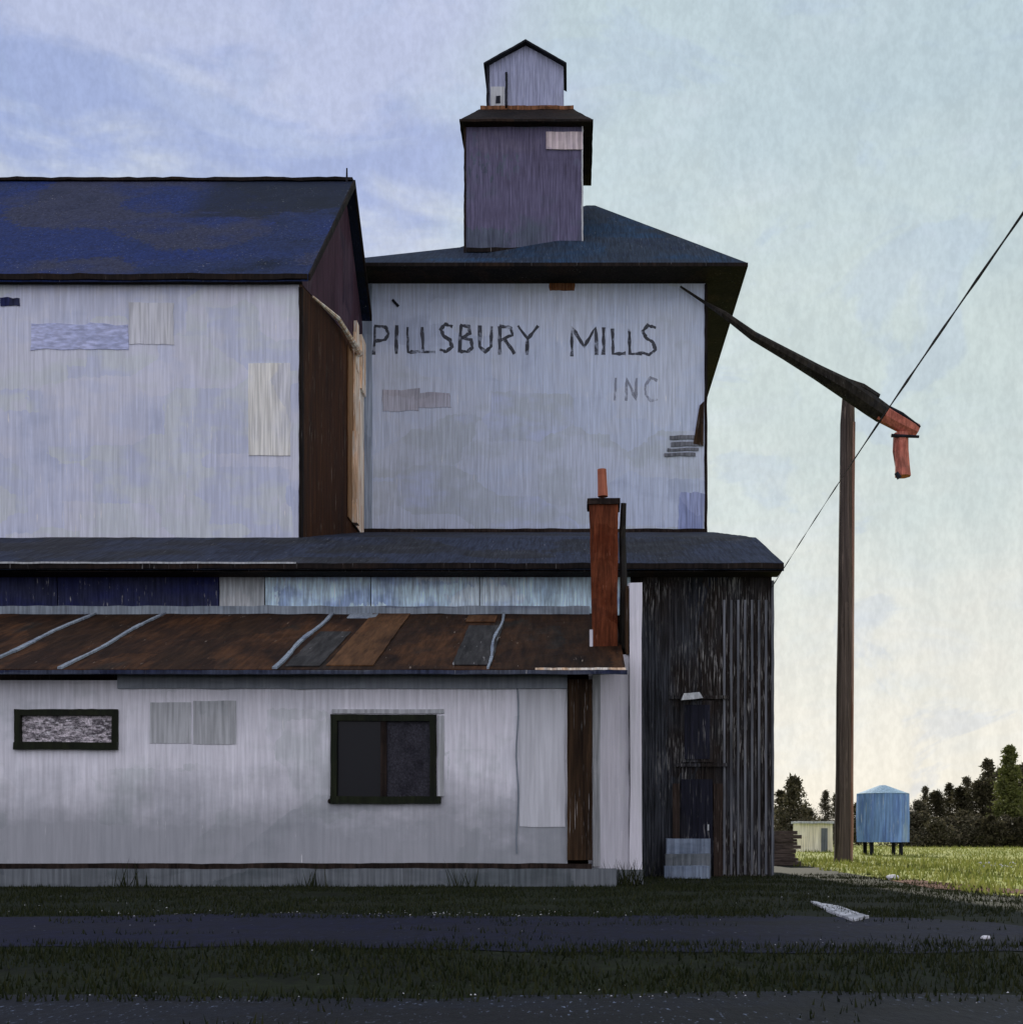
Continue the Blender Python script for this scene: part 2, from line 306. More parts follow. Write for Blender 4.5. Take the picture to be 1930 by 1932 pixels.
def leafmat(name, cols, trans=.3):
    m = bpy.data.materials.new(name); m.use_nodes = True
    t = m.node_tree; ns = t.nodes; lk = t.links.new; bs = ns['Principled BSDF']
    g = ns.new('ShaderNodeNewGeometry'); cr = ns.new('ShaderNodeValToRGB'); lk(g.outputs['Random Per Island'], cr.inputs[0])
    e = cr.color_ramp.elements; e[0].color = (*cols[0], 1); e[1].color = (*cols[-1], 1)
    for i in range(1, len(cols) - 1):
        q = e.new(i / (len(cols) - 1)); q.color = (*cols[i], 1)
    lk(cr.outputs[0], bs.inputs['Base Color']); bs.inputs['Roughness'].default_value = .7; bs.inputs['Specular IOR Level'].default_value = .15
    tr = ns.new('ShaderNodeBsdfTranslucent'); lk(cr.outputs[0], tr.inputs[0])
    mx = ns.new('ShaderNodeMixShader'); mx.inputs[0].default_value = trans
    lk(bs.outputs[0], mx.inputs[1]); lk(tr.outputs[0], mx.inputs[2]); lk(mx.outputs[0], ns['Material Output'].inputs[0])
    return m
M['conifer'] = leafmat('conifer_needles', [(.030, .030, .016), (.065, .060, .032), (.15, .13, .08), (.042, .044, .022)], .25)
M['lime'] = leafmat('lime_needles', [(.09, .11, .025), (.14, .15, .045), (.05, .06, .02)], .3)
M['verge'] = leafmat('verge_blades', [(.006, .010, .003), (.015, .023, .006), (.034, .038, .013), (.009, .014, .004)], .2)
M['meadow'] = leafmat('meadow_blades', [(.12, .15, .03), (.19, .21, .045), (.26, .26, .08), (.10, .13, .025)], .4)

# window glass: opaque pane, the dark room put into its colour
def glassmat():
    m = bpy.data.materials.new('window_glass'); m.use_nodes = True
    bs = m.node_tree.nodes['Principled BSDF']; bs.inputs['Base Color'].default_value = (.006, .007, .010, 1)
    bs.inputs['Roughness'].default_value = .22; bs.inputs['Specular IOR Level'].default_value = .18
    return m
M['glass'] = glassmat()
M['lace'] = pmat('window_lace', [(.03, .03, .03), (.65, .60, .63), (.10, .09, .10), (.85, .82, .85)], patch=(5, 5, 14), streak=(22, 22, 30), fleck=.8, fleckcol=(.8, .78, .8), var=.6, thr=.55)
M['pane2'] = pmat('dusty_pane', [(.012, .012, .018), (.035, .035, .045), (.018, .022, .028)], patch=(2, 2, 2), streak=(20, 20, 26), fleck=.35, fleckcol=(.16, .16, .18), var=.5, thr=.62, rough=.35)

# ---------------------------------------------------------------- ground
def sheet(name, pts, z, mat, kind='structure', n=1, label=None):
    bm = bmesh.new(); vs = [bm.verts.new((p[0], p[1], z)) for p in pts]; bm.faces.new(vs)
    o = obj(name, bm, mat); o['kind'] = kind
    return o
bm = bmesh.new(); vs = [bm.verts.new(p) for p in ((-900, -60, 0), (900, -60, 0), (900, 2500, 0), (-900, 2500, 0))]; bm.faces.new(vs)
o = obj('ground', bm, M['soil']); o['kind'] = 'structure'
def wavy(p0, p1, amp, n, seed):
    pts = []
    for i in range(n + 1):
        t = i / n; x_ = p0[0] + (p1[0] - p0[0]) * t; y_ = p0[1] + (p1[1] - p0[1]) * t
        w = noise.noise(Vector((x_ * .35, seed * 3.3, 0))) + .35 * noise.noise(Vector((x_ * 1.7, seed, 2))) + .22 * noise.noise(Vector((x_ * 7, seed, 5)))
        pts.append((x_, y_ + amp * w))
    return pts
# sunlit field to the right and far
fb = [(8.3, 50), (7.9, 42), (7.4, 34), (7.2, 27), (7.9, 20.2), (11.5, 18.0), (60, 17), (700, 60), (700, 1800), (-700, 1800), (-700, 75), (4, 70)]
sheet('field', fb, .004, M['field'])
# road across the front, its right end rounded
top = wavy((-45, 17.4), (3.2, 16.6), .9, 260, 1); bot = wavy((4.4, 12.0), (-45, 12.0), .7, 260, 2)
endc = [(4.3 , 16.3), (5.1, 15.5), (5.35, 14.4), (5.0, 13.2), (6.5, 12.5), (14, 11.6), (14, 11.0)]
sheet('road', top + endc + bot, .008, M['asphalt'])
top = wavy((-45, 8.7), (14, 8.5), .4, 260, 4)
sheet('near_road', top + [(14, -55), (-45, -55)], .008, M['asphalt2'])

def blades(name, label, mat, spots, hmin, hmax, wd, kind='stuff'):
    vs, fs = [], []
    for (bx, by) in spots:
        h = random.uniform(hmin, hmax); a = random.uniform(0, math.pi); w = wd * random.uniform(.6, 1.3)
        lx, ly = random.uniform(-.5, .5) * h, random.uniform(-.5, .5) * h; i = len(vs)
        vs += [(bx - math.cos(a) * w, by - math.sin(a) * w, -.01), (bx + math.cos(a) * w, by + math.sin(a) * w, -.01), (bx + lx, by + ly, h)]
        fs.append((i, i + 1, i + 2))
    me = bpy.data.meshes.new(name); me.from_pydata(vs, [], fs); me.materials.append(mat)
    o = bpy.data.objects.new(name, me); C.objects.link(o); return tag(o, label, 'grass', None, kind)
sp = []
def scat(n, x0, x1, y0, y1, f=lambda a, b: True):
    k = 0
    while k < n:
        a, b = random.uniform(x0, x1), random.uniform(y0, y1)
        if f(a, b): sp.append((a, b)); k += 1
clump = lambda a, b: noise.noise(Vector((a * .8, b * .8, 0))) > random.uniform(-.5, .4)
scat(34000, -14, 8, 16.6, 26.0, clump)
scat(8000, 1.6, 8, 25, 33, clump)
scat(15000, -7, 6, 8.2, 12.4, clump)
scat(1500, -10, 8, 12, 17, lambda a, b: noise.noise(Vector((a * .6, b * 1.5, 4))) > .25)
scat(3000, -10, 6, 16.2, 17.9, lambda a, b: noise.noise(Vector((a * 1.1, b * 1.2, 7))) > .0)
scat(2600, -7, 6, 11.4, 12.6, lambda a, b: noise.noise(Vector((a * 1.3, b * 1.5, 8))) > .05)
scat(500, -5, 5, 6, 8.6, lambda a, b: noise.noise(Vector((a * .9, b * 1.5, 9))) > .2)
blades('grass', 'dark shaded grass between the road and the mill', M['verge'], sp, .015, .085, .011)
sp = []
inf = lambda a, b: (a > 7.3 + .3 * math.sin(b)) and clump(a, b)
scat(16000, 7.2, 26, 18.5, 50, inf)
scat(14000, 7, 45, 50, 100, clump)
blades('meadow_grass', 'sunlit yellow green grass of the open field', M['meadow'], sp, .04, .22, .03)
sp = []
def grit(n, x0, x1, y0, y1):
    for _ in range(n): sp.append((random.uniform(x0, x1), random.gauss((y0 + y1) / 2, (y1 - y0) / 3)))
grit(80, -8, 1, 17.0, 17.8); grit(50, -3, 0, 16.6, 17.4); grit(60, .5, 5, 12.0, 12.8); grit(50, -4, 6, 8.3, 8.8); grit(90, -10, 9, 9, 25)
vs, fs = [], []
for a, b in sp:
    q = random.uniform(.003, .010) * (1.3 if b > 15 else 1); k = len(vs)
    vs += [(a - q, b, .0), (a, b - q, .0), (a + q * 1.2, b, .0), (a, b + q, .0), (a + .3 * q, b, q * .9)]
    fs += [(k, k + 1, k + 4), (k + 1, k + 2, k + 4), (k + 2, k + 3, k + 4), (k + 3, k, k + 4)]
vs = [(v[0], v[1], v[2] + .006) for v in vs]
me = bpy.data.meshes.new('gravel'); me.from_pydata(vs, [], fs); me.materials.append(M['stone']); o = bpy.data.objects.new('gravel', me); C.objects.link(o)
tag(o, 'pale grit scattered along the road margins', 'gravel', None, 'stuff')
# tall weeds against the foundation
sp = []
for cx, cy, n_ in ((X(1192, 26.4), 26.3, 60), (X(1170, 26), 26.0, 40), (-9, 25.7, 24), (-5.2, 25.7, 20), (X(1290, 31), 31, 30), (-2.2, 25.7, 20)):
    for _ in range(n_): sp.append((cx + random.gauss(0, .16), cy + random.gauss(0, .1)))
blades('weeds', 'tall weeds sprouting against the shed footing', M['verge'], sp, .2, .62, .014)

# ---------------------------------------------------------------- front shed (low white building with rusty roof)
shed = thing('white_shed', 'long low white shed with rusty brown lean-to roof and red chimney', 'shed', (-8, 26, 0))
XL = -15.5
xr = X(1070, 26)
zb, zt = Z(1632, 26), Z(1283, 26)
wbm = bmesh.new()
wins = [(X(30, 26), X(225, 26), Z(1412, 26), Z(1338, 26)), (X(625, 26), X(824, 26), Z(1514, 26), Z(1348, 26))]
xs = [XL, wins[0][0], wins[0][1], wins[1][0], wins[1][1], xr]
box(wbm, xs[0], xs[1], 26, 26.2, zb, zt); box(wbm, xs[2], xs[3], 26, 26.2, zb, zt); box(wbm, xs[4], xs[5], 26, 26.2, zb, zt)
for w in wins:
    box(wbm, w[0], w[1], 26, 26.2, zb, w[2]); box(wbm, w[0], w[1], 26, 26.2, w[3], zt)
box(wbm, xr - .2, xr, 26.2, 31.8, zb, zt)
wall = obj('wall', wbm, M['white_wall'], shed)
for pz in ((285, 362, 1325, 1402), (366, 447, 1322, 1404)):
    obj('patch_board', B(X(pz[0], 26), X(pz[1], 26), 25.985, 25.999, Z(pz[3], 26), Z(pz[2], 26)), M['grey_patch'], shed, (.3, .012, (1, 0, 1)))
M['ghost'] = pmat('pale_grey_board', [(.58, .60, .63), (.66, .67, .70)], patch=(.6, .6, .6), streak=(8, 8, .6), var=.10, fleck=.5, ridge=.06)
for g_ in ((980, 1066, 1300, 1560),):
    obj('patch_board', B(max(XL, X(g_[0], 26)), X(g_[1], 26), 25.985, 25.999, Z(g_[3], 26), Z(g_[2], 26)), M['ghost' if g_[0] else 'footing'], shed, (.3, .03, (1, 0, 1)))
obj('frieze_board', B(X(225, 26), xr, 25.93, 25.999, Z(1299, 26), Z(1268, 26)), M['frieze'], shed, (.35, .018, (0, 0, 1)))
obj('sill_board', B(XL, xr + .5, 25.95, 25.999, Z(1638, 26), Z(1628, 26)), M['sill_brown'], shed, (.3, .02, (0, 0, 1)))
obj('footing', B(XL, xr + 1.0, 25.9, 26.4, -.1, Z(1638, 26)), M['footing'], shed, (.5, .02, (0, 0, 1)))
# windows
def window(w, mull, inner, lab, sillx=.0):
    x0, x1, z0, z1 = w; t = .13
    bm = bmesh.new()
    box(bm, x0, x1, 25.95, 26.12, z1 - t, z1); box(bm, x0, x1 + sillx, 25.90, 26.12, z0 - .02, z0 + t)
    box(bm, x0, x0 + t, 25.95, 26.12, z0 + t, z1 - t); box(bm, x1 - t, x1, 25.95, 26.12, z0 + t, z1 - t)
    f = obj('window', bm, M['green_frame'], shed, (.25, .012, (1, 0, 1)), label=lab)
    if mull:
        mx = x0 + (x1 - x0) * .5
        obj('mullion', B(mx - .06, mx + .06, 25.97, 26.1, z0 + t, z1 - t), M['sill_brown'], f)
        obj('pane', B(x0 + t, mx - .06, 26.04, 26.06, z0 + t, z1 - t), M['glass'], f)
        obj('pane', B(mx + .06, x1 - t, 26.04, 26.06, z0 + t, z1 - t), M['pane2'], f)
    else:
        obj('pane', B(x0 + t, x1 - t, 26.04, 26.06, z0 + t, z1 - t), inner, f)
window(wins[0], False, M['lace'], 'short wide window with pale mesh behind the dark frame')
window(wins[1], True, M['glass'], 'large dark window with one upright bar', .1)
obj('window_trim', B(X(827, 26), X(838, 26), 25.96, 25.998, Z(1502, 26), Z(1350, 26)), M['grey_patch'], shed, (.3, .012, (1, 0, 1)))
obj('window_head', B(X(628, 26), X(838, 26), 25.96, 25.998, Z(1346, 26), Z(1338, 26)), M['grey_patch'], shed, (.3, .012, (1, 0, 1)))
bm = bmesh.new(); bmesh.ops.create_uvsphere(bm, u_segments=10, v_segments=8, radius=.055, matrix=Matrix.Translation(at(624, 1511, 25.95)))
obj('outlet_knob', bm, M['sill_brown'], shed)
bm = bmesh.new(); tube(bm, [at(976 + 2 * math.sin(k), 1298 + k * 26, 25.97) for k in range(13)], .016, 6)
obj('conduit', bm, M['flash'], shed)
# roof
e0, ez = 25.45, Z(1262, 25.45); t0 = 31.86; tz = ez + .346 * (t0 - e0)
RX = X(1180, 25.45)
bm = slab([(XL, e0, ez), (RX, e0, ez), (RX, t0, tz), (XL, t0, tz)], .10)
roof = obj('roof', bm, M['rust'], shed, (.6, .02, (0, 0, 1)))
obj('gutter', B(XL, RX + .03, e0 - .10, e0 - .005, ez - .11, ez - .03), pmat('navy_gutter', [(.015, .02, .05), (.05, .06, .09), (.09, .10, .12)], patch=(.4, .4, 3), fleck=.4), roof, (.35, .012, (0, 0, 1)))
obj('pale_edge', B(X(1010, e0), RX, e0 - .105, e0 - .0, ez - .028, ez + .015), M['pale_board'], roof, (.12, .015, (0, 0, 1)))
for px_, w_ in ((-45, .06), (118, .045), (516, .055), (918, .035)):
    x_ = X(px_, e0); bm = bmesh.new()
    for k in range(12):
        a = k / 12; b = (k + 1) / 12; ww = w_ * random.uniform(.6, 1.1)
        def q(t, dx, dz): return (x_ + dx + .04 * math.sin(t * 9 + px_), e0 + (t0 - e0) * t, ez + (tz - ez) * t + dz)
        hexa(bm, [q(a, -ww, .0), q(a, ww, .0), q(b, ww, .0), q(b, -ww, .0), q(a, -ww, .045), q(a, ww, .045), q(b, ww, .045), q(b, -ww, .045)])
    obj('seam', bm, M['flash'], roof)
# worn plates on the roof
def plate(px0, px1, f0, f1, mat, name='roof_plate'):
    x0, x1 = X(px0, e0), X(px1, e0); P = lambda x_, f: (x_, e0 + (t0 - e0) * f, ez + (tz - ez) * f + .03)
    obj(name, slab([P(x0, f0), P(x1, f0), P(x1, f1), P(x0, f1)], .02), mat, roof, (.4, .02, (1, 1, 0)))
M['rust_light'] = pmat('orange_rust', [(.07, .030, .012), (.10, .05, .022), (.06, .03, .014)], patch=(.8, .3, .3), streak=(6, .7, .7), var=.4)
M['rust_grey'] = pmat('grey_rust', [(.028, .028, .028), (.05, .048, .046)], patch=(.8, .3, .3), streak=(6, .7, .7), var=.5, fleck=.4)
plate(612, 700, .04, .97, M['rust_light']); plate(850, 925, .05, .72, M['rust_grey']); plate(534, 600, .03, .6, M['rust_grey']); plate(838, 905, .80, .93, M['rust_light'])
plate(560, 625, .88, .99, M['flash'])
# chimney
cd = 27.75; zb_, zt_ = Z(1222, cd) , Z(952, cd)
bm = bmesh.new()
xa, xb, xc, xd = X(1119, cd), X(1164, cd), X(1112, cd), X(1166, cd)
hexa(bm, [(xa, cd, zb_ - .3), (xb, cd, zb_ - .3), (xb + .0, cd + .6, zb_ - .3), (xa, cd + .6, zb_ - .3), (xc, cd, zt_), (xd, cd, zt_), (xd, cd + .6, zt_), (xc, cd + .6, zt_)])
ch = obj('chimney', bm, M['brick'], roof, (.12, .012))
obj('chimney_cap', B(X(1108, cd), X(1170, cd), cd - .05, cd + .65, zt_, zt_ + .13), M['sill_brown'], roof, (.1, .015))
bm = bmesh.new(); tube(bm, [at(1137, 937, cd + .3), at(1136, 910, cd + .3), at(1135, 886, cd + .3)], [.115, .105, .10], 12); obj('chimney_pot', bm, M['clay'], roof)
bm = bmesh.new(); tube(bm, [at(1175, 1225, cd + .2), at(1176, 1100, cd + .2), at(1174, 1010, cd + .2), at(1176, 950, cd + .2)], [.09, .08, .075, .06], 8, .12); obj('dark_strip', bm, M['spout'], roof)  # last tube: dark upright strip right of the chimney
obj('flashing', B(X(1112, cd), X(1118, cd), cd - .03, cd + .02, Z(1222, cd), Z(1188, cd)), M['bright_white'], roof)
# porch end: post, recessed wall, fire wall
obj('post', B(xr, X(1117, 26), 25.92, 26.18, Z(1622, 26), Z(1282, 26)), M['brown_post'], shed, (.3, .012, (1, 0, 0)))
obj('porch_trim', B(X(1118, 27), X(1132, 27), 26.98, 27.2, Z(1634, 27), Z(1272, 27)), M['grey_patch'], shed, (.3, .012, (1, 0, 0)))
obj('porch_wall', B(X(1110, 27.2), X(1187, 27.2), 27.2, 27.35, .1, 4.9), M['bright_white'], shed)
bm = bmesh.new()
prism(bm, [(27.1, .1), (31.8, .1), (31.8, 7.0), (30.5, 6.9), (27.1, 6.42)], X(1187, 27.1) , X(1211, 27.1))
obj('fire_wall', bm, M['bright_white'], shed, (.5, .02, (1, 0, 1)))
obj('shaded_side', B(X(1187, 27.1) - .07, X(1187, 27.1) - .012, 27.12, 31.7, 4.9, 6.35), M['brown_post'], shed)  # left face of the fire wall, its shade put into the brown
obj('plinth', B(X(1112, 27.1), X(1213, 27.1), 27.0, 27.3, -.1, Z(1640, 27)), M['footing'], shed, (.2, .012, (0, 0, 1)))

# ---------------------------------------------------------------- warehouse behind: strip of sheets, sloping roof, dark wing
wh = thing('warehouse', 'dark ribbed warehouse wing with low grey roof under the upper buildings', 'warehouse', (0, 36, 0))
we, wez = 31.2, Z(1062, 31.2); WX = X(1478, 31.2); wm = 36.0; wmz = Z(1014, 36); w1 = 46.7; w1z = Z(1004, 46.7)
XW = -21
bm = bmesh.new()
A = [(XW, we, wez), (WX, we, wez), (WX, wm, wmz), (XW, wm, wmz)]
B_ = [(XW, wm, wmz), (WX, wm, wmz), (WX, w1, w1z), (XW, w1, w1z)]
prof = [(we, wez), (wm, wmz), (w1, w1z), (w1, w1z - .2), (wm, wmz - .2), (we, wez - .2)]
prism(bm, prof, XW, WX)
wroof = obj('roof', bm, M['dark_roof'], wh, (.8, .02, (0, 0, 1)))
obj('fascia', B(XW, WX - .02, we - .06, we - .002, wez - .15, wez - .02), M['black_trim'], wroof, (.4, .02, (0, 0, 1)))
obj('drip_edge', B(XW, X(560, we), we - .075, we - .05, wez - .03, wez + .012), M['grey_patch'], wroof, (.3, .012, (0, 0, 1)))
obj('soffit', B(XW, WX - .05, we + .0, 31.89, wez - .21, wez - .17), M['black_trim'], wroof)
# strip wall above shed roof
for a, b, mt in ((-190, 110, 'navy'), (110, 414, 'navy'), (414, 500, 'grey_sheet'), (500, 700, 'teal'), (700, 905, 'teal'), (905, 1190, 'teal')):
    obj('wall_sheet', B(X(a, 31.9) + .015, X(b, 31.9) - .015, 31.9, 31.96, Z(1160, 31.9), Z(1070, 31.9)), M[mt], wh, (.4, .015, (1, 0, 1)))
obj('strip_backing', B(XW, X(1209, 31.9), 31.97, 32.2, 0, wez - .16), M['black_trim'], wh)
obj('wall_flashing', B(XW, X(1112, 31.8), 31.74, 31.88, Z(1159, 31.8), Z(1144, 31.8)), M['flash'], wh, (.35, .03, (0, 0, 1)))
# dark wing
x0, x1 = X(1209, 31.9), X(1455, 31.9)
def ribs(bm, x0, x1, y, z0, z1, step=.16, dep=.035):
    n = int((x1 - x0) / step); st = (x1 - x0) / n
    for i in range(n):
        a = x0 + i * st
        box(bm, a + .02, a + st * .42, y - dep, y, z0, z1)
wing = bmesh.new(); box(wing, x0, x1, 31.9, 44, 0, wez - .2); wg = obj('wall', wing, M['wing'], wh)
bm = bmesh.new(); ribs(bm, x0, X(1334, 31.9), 31.899, .05, wez - .36); obj('rib_siding', bm, M['wing'], wh)
bm = bmesh.new(); ribs(bm, X(1362, 31.9), x1 - .02, 31.899, .05, Z(1132, 31.9)); obj('rib_siding', bm, M['wing_light'], wh, label='worn lighter grey ribbed sheet at the corner')
M['jamb'] = pmat('faded_brown', [(.02, .014, .012), (.04, .028, .022)], streak=(14, 14, .8), var=.6, fleck=.6, fleckcol=(.3, .25, .22), thr=.6)
M['dim'] = pmat('dim_navy_boards', [(.007, .008, .014), (.014, .015, .024), (.018, .018, .020)], patch=(1, 1, .4), streak=(12, 12, .6), fleck=.8, fleckcol=(.30, .30, .30), var=.6, thr=.6)
# faint door, hood lamp and window on the wing
obj('lintel', B(X(1262, 31.9), X(1372, 31.9), 31.82, 31.86, Z(1319, 31.9), Z(1313, 31.9)), M['wing'], wh, (.15, .012, (1, 0, 1)))
f = obj('window', B(X(1283, 31.9), X(1345, 31.9), 31.83, 31.862, Z(1438, 31.9), Z(1322, 31.9)), M['wing'], wh)
obj('pane', B(X(1290, 31.9), X(1338, 31.9), 31.815, 31.828, Z(1432, 31.9), Z(1330, 31.9)), M['dim'], f)
bm = bmesh.new(); hx = [at(1287, 1303, 31.6), at(1330, 1305, 31.6)]
hexa(bm, [at(1284, 1321, 31.55), at(1326, 1317, 31.55), at(1326, 1317, 31.86), at(1284, 1321, 31.86), at(1289, 1308, 31.6), at(1318, 1306, 31.6), at(1318, 1306, 31.86), at(1289, 1308, 31.86)])
obj('lamp_hood', bm, M['grey_patch'], wh, (.08, .015))
obj('ledge', B(X(1272, 31.9), X(1372, 31.9), 31.8, 31.86, Z(1446, 31.9), Z(1440, 31.9)), M['wing'], wh, (.15, .012, (1, 0, 1)))
f = obj('door', B(X(1284, 31.9), X(1343, 31.9), 31.82, 31.862, .45, Z(1470, 31.9)), M['dim'], wh)
obj('handle', B(X(1333, 31.9), X(1336, 31.9), 31.78, 31.815, 1.15, 1.3), M['grey_patch'], f)
for pa in ((1268, 1281), (1345, 1362)):
    obj('door_jamb', B(X(pa[0], 31.9), X(pa[1], 31.9), 31.81, 31.862, 0, Z(1478, 31.9)), M['jamb'], wh)
# steps of blue grey concrete before the door
st = thing('loading_step', 'blue grey concrete steps below the dark wing door', 'steps', (X(1298, 31), 31, 0))
for i, (pa, pb, z1, yy, mt) in enumerate(((1254, 1338, .30, 30.4, 'step'), (1256, 1340, .58, 30.8, 'footing'), (1258, 1340, .95, 31.2, 'step'))):
    obj('tread', B(X(pa, yy), X(pb, yy), yy, yy + (.4 if i < 2 else .55), 0, z1), M[mt], st, (.2, .012))
obj('corner_board', B(x1 - .01, x1 + .05, 31.84, 31.98, 0, wez - .3), M['wing_light'], wh, (.4, .012, (1, 0, 0)))

# ---------------------------------------------------------------- storehouse (gabled, left)
sh = thing('gabled_storehouse', 'lavender storehouse with steep navy blue roof and dark end wall', 'storehouse', (-14, 41, 9))
SX = -7.725; sy0 = 36.0; zt = Z(526, 36); ry, rz = 43.1, Z(342, 43.1); sl = (rz - zt) / (ry - sy0)
yb = ry + (ry - sy0)
obj('wall', B(-26, SX, sy0, sy0 + .25, wmz - .5, zt + .1), M['store_wall'], sh, (.6, .012, (0, 0, 1)))
# end wall: boards below, gable above
bm = bmesh.new(); prism(bm, [(sy0 + .02, wmz - .5), (yb, wmz - .5), (yb, zt - .1), (47.5, 18.9), (sy0 + .02, zt - .1)], SX - .2, SX + .012)
obj('end_wall', bm, M['end_wall'], sh)
bm = bmesh.new(); prism(bm, [(sy0 + .02, zt - .1), (47.5, 18.85), (47.5, 19.0), (ry, rz - .25)], SX - .2, SX + .03)
obj('gable', bm, M['gable_boards'], sh)
ov = .3
P = [(sy0 - ov, zt - ov * sl + .27), (ry, rz), (yb + ov, zt - ov * sl + .27)]
th = .22
bm = bmesh.new(); prism(bm, [P[0], P[1], P[2], (P[2][0], P[2][1] - th), (P[1][0], P[1][1] - th), (P[0][0], P[0][1] - th)], -26, SX + .32)
sroof = obj('roof', bm, M['blue_roof'], sh, (.7, .02, (0, 0, 1)))
# dark sheets on the ridge side
def rp(px0, px1, f0, f1, mat):
    P_ = lambda px, f: (X(px, P[0][0] + (P[1][0] - P[0][0]) * f), P[0][0] + (P[1][0] - P[0][0]) * f, P[0][1] + (P[1][1] - P[0][1]) * f + .025)
    obj('roof_sheet', slab([P_(px0, f0), P_(px1, f0), P_(px1, f1), P_(px0, f1)], .02), mat, sroof, (.4, .05, (1, 0, 0)))
M['roof_dark'] = pmat('dark_worn_sheet', [(.005, .008, .014), (.011, .016, .026), (.010, .015, .045)], patch=(.3, .3, .4), var=.5, fleck=.3)
obj('ridge_cap', B(-26, SX + .3, ry - .12, ry + .12, rz - .03, rz + .07), M['black_trim'], sroof, (.3, .05, (0, 0, 1)))
obj('fascia', B(-26, SX + .3, P[0][0] - .06, P[0][0] - .002, P[0][1] - .17, P[0][1] - .02), M['black_trim'], sroof, (.35, .03, (0, 0, 1)))
obj('soffit', B(-26, SX + .1, P[0][0], sy0 - .002, P[0][1] - .17, P[0][1] - .12), M['black_trim'], sroof)
bm = bmesh.new(); prism(bm, [(P[0][0], P[0][1]), (P[1][0], P[1][1] + .03), (P[2][0], P[2][1]), (P[2][0], P[2][1] - .2), (P[1][0], P[1][1] - .24), (P[0][0], P[0][1] - .2)], SX + .322, SX + .38)
obj('bargeboard', bm, M['black_trim'], sroof, (.5, .02, (0, 0, 1)))
obj('corner_board', B(SX + .0, SX + .10, sy0 - .03, sy0 + .16, wmz - .3, zt - .25), M['black_trim'], sh, (.4, .02, (1, 0, 0)))
# pale repaired board and dark stencilled marks on the front wall
obj('patch_board', B(X(470, 36), X(549, 36), 35.975, 35.998, Z(860, 36), Z(686, 36)), pmat('cream_patch', [(.60, .62, .66), (.74, .74, .68), (.66, .67, .68)], patch=(.8, .8, .5), var=.12), sh, (.3, .02, (1, 0, 1)))
obj('patch_board', B(X(245, 36), X(330, 36), 35.98, 35.998, Z(650, 36), Z(572, 36)), pmat('sage_patch', [(.60, .62, .66), (.66, .67, .64)], patch=(.8, .8, .5), var=.12), sh, (.3, .05, (1, 0, 1)))
obj('patch_board', B(X(60, 36), X(243, 36), 35.98, 35.998, Z(660, 36), Z(612, 36)), pmat('blue_patch', [(.42, .47, .68), (.50, .54, .75)], patch=(.8, .8, 1.5), streak=(2, 2, 9), var=.2), sh, (.25, .06, (1, 0, 1)))
obj('vent_mark', B(X(2, 36), X(40, 36), 35.97, 35.998, Z(577, 36), Z(563, 36)), M['navy'], sh, (.1, .05, (1, 0, 1)))
# planks painting the lit strip and amber glow at the inner corner, brace, lightning rod
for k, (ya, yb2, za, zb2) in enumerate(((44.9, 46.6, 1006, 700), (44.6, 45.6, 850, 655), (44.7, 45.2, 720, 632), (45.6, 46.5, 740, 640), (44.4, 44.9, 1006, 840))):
    bm = bmesh.new(); box(bm, SX + .05, SX + .10 + .03 * k, ya, yb2, Z(za, 46), Z(zb2, 46)); obj('lit_strip_plank', bm, M['pale_board'], sh, (.25, .045, (0, 1, .6)))
M['amber_glow'] = pmat('amber_glow_boards', [(0.18, 0.084, 0.036), (0.276, 0.162, 0.078), (0.12, 0.06, 0.027)], patch=(2, 2, .2), streak=(12, 12, .5), fleck=.6, var=.4)  # warm light of the corner put into the board colour
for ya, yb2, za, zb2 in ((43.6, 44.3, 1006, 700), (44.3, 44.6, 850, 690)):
    obj('lit_strip_plank', B(SX + .03, SX + .06, ya, yb2, Z(za, 46), Z(zb2, 46)), M['amber_glow'], sh, (.25, .03, (0, 1, .6)))
bm = bmesh.new(); tube(bm, [(SX + .15, 37.2, Z(560, 37.2)), (SX + .2, 41.0, Z(602, 41)), (SX + .25, 44.9, Z(668, 44.9))], [.03, .08, .12], 6, .15); obj('brace', bm, M['pale_board'], sh)
bm = bmesh.new(); tube(bm, [at(655, 345, 43), at(655, 318, 43)], [.04, .025], 6); obj('lightning_rod', bm, M['ink'], sroof)

# ---------------------------------------------------------------- grain elevator
ge = thing('grain_elevator', 'tall grain elevator with dark lettering on lavender front and purple penthouse', 'grain elevator', (-1.4, 53, 0))
gy = 46.7; gx0, gx1 = X(683, gy), X(1330, gy); gz1 = 21.3
obj('wall', B(gx0, gx1, gy, gy + 12.6, w1z - .8, gz1), M['elev_wall'], ge, (.7, .012, (1, 0, 0)))
obj('corner_board', B(gx1 - .03, gx1 + .07, gy - .03, gy + .1, w1z - .3, gz1 - .1), M['black_trim'], ge, (.35, .02, (1, 0, 0)))
obj('corner_board', B(gx0, gx0 + .38, gy - .03, gy - .002, w1z, gz1 - .1), pmat('slate_corner', [(.24, .29, .36), (.32, .38, .46)], patch=(1, 1, .3), var=.2), ge, (.35, .02, (1, 0, 0)), label='slate grey board at the inner corner')
obj('sill_trim', B(gx0, gx1, gy - .05, gy - .002, w1z - .05, w1z + .12), M['sill_brown'], ge, (.35, .02, (0, 0, 1)))
ey, ezz = 45.3, 21.36; eL, eR = -9.12, 6.23; yk = gy + 12.6 + 1.4
Lf, Rf, Lb, Rb = (eL, ey, ezz), (eR, ey, ezz), (eL, yk, ezz), (eR, yk, ezz)
P1 = tuple(at(868, 467, 49.6)); P2 = tuple(at(1122, 388, 53)); E = (X(1010, ey), ey, ezz)
P1b = (P1[0], 56.4, P1[2]); Eb = (E[0], yk, ezz)
P0 = tuple(at(1106, 388, 53.2))
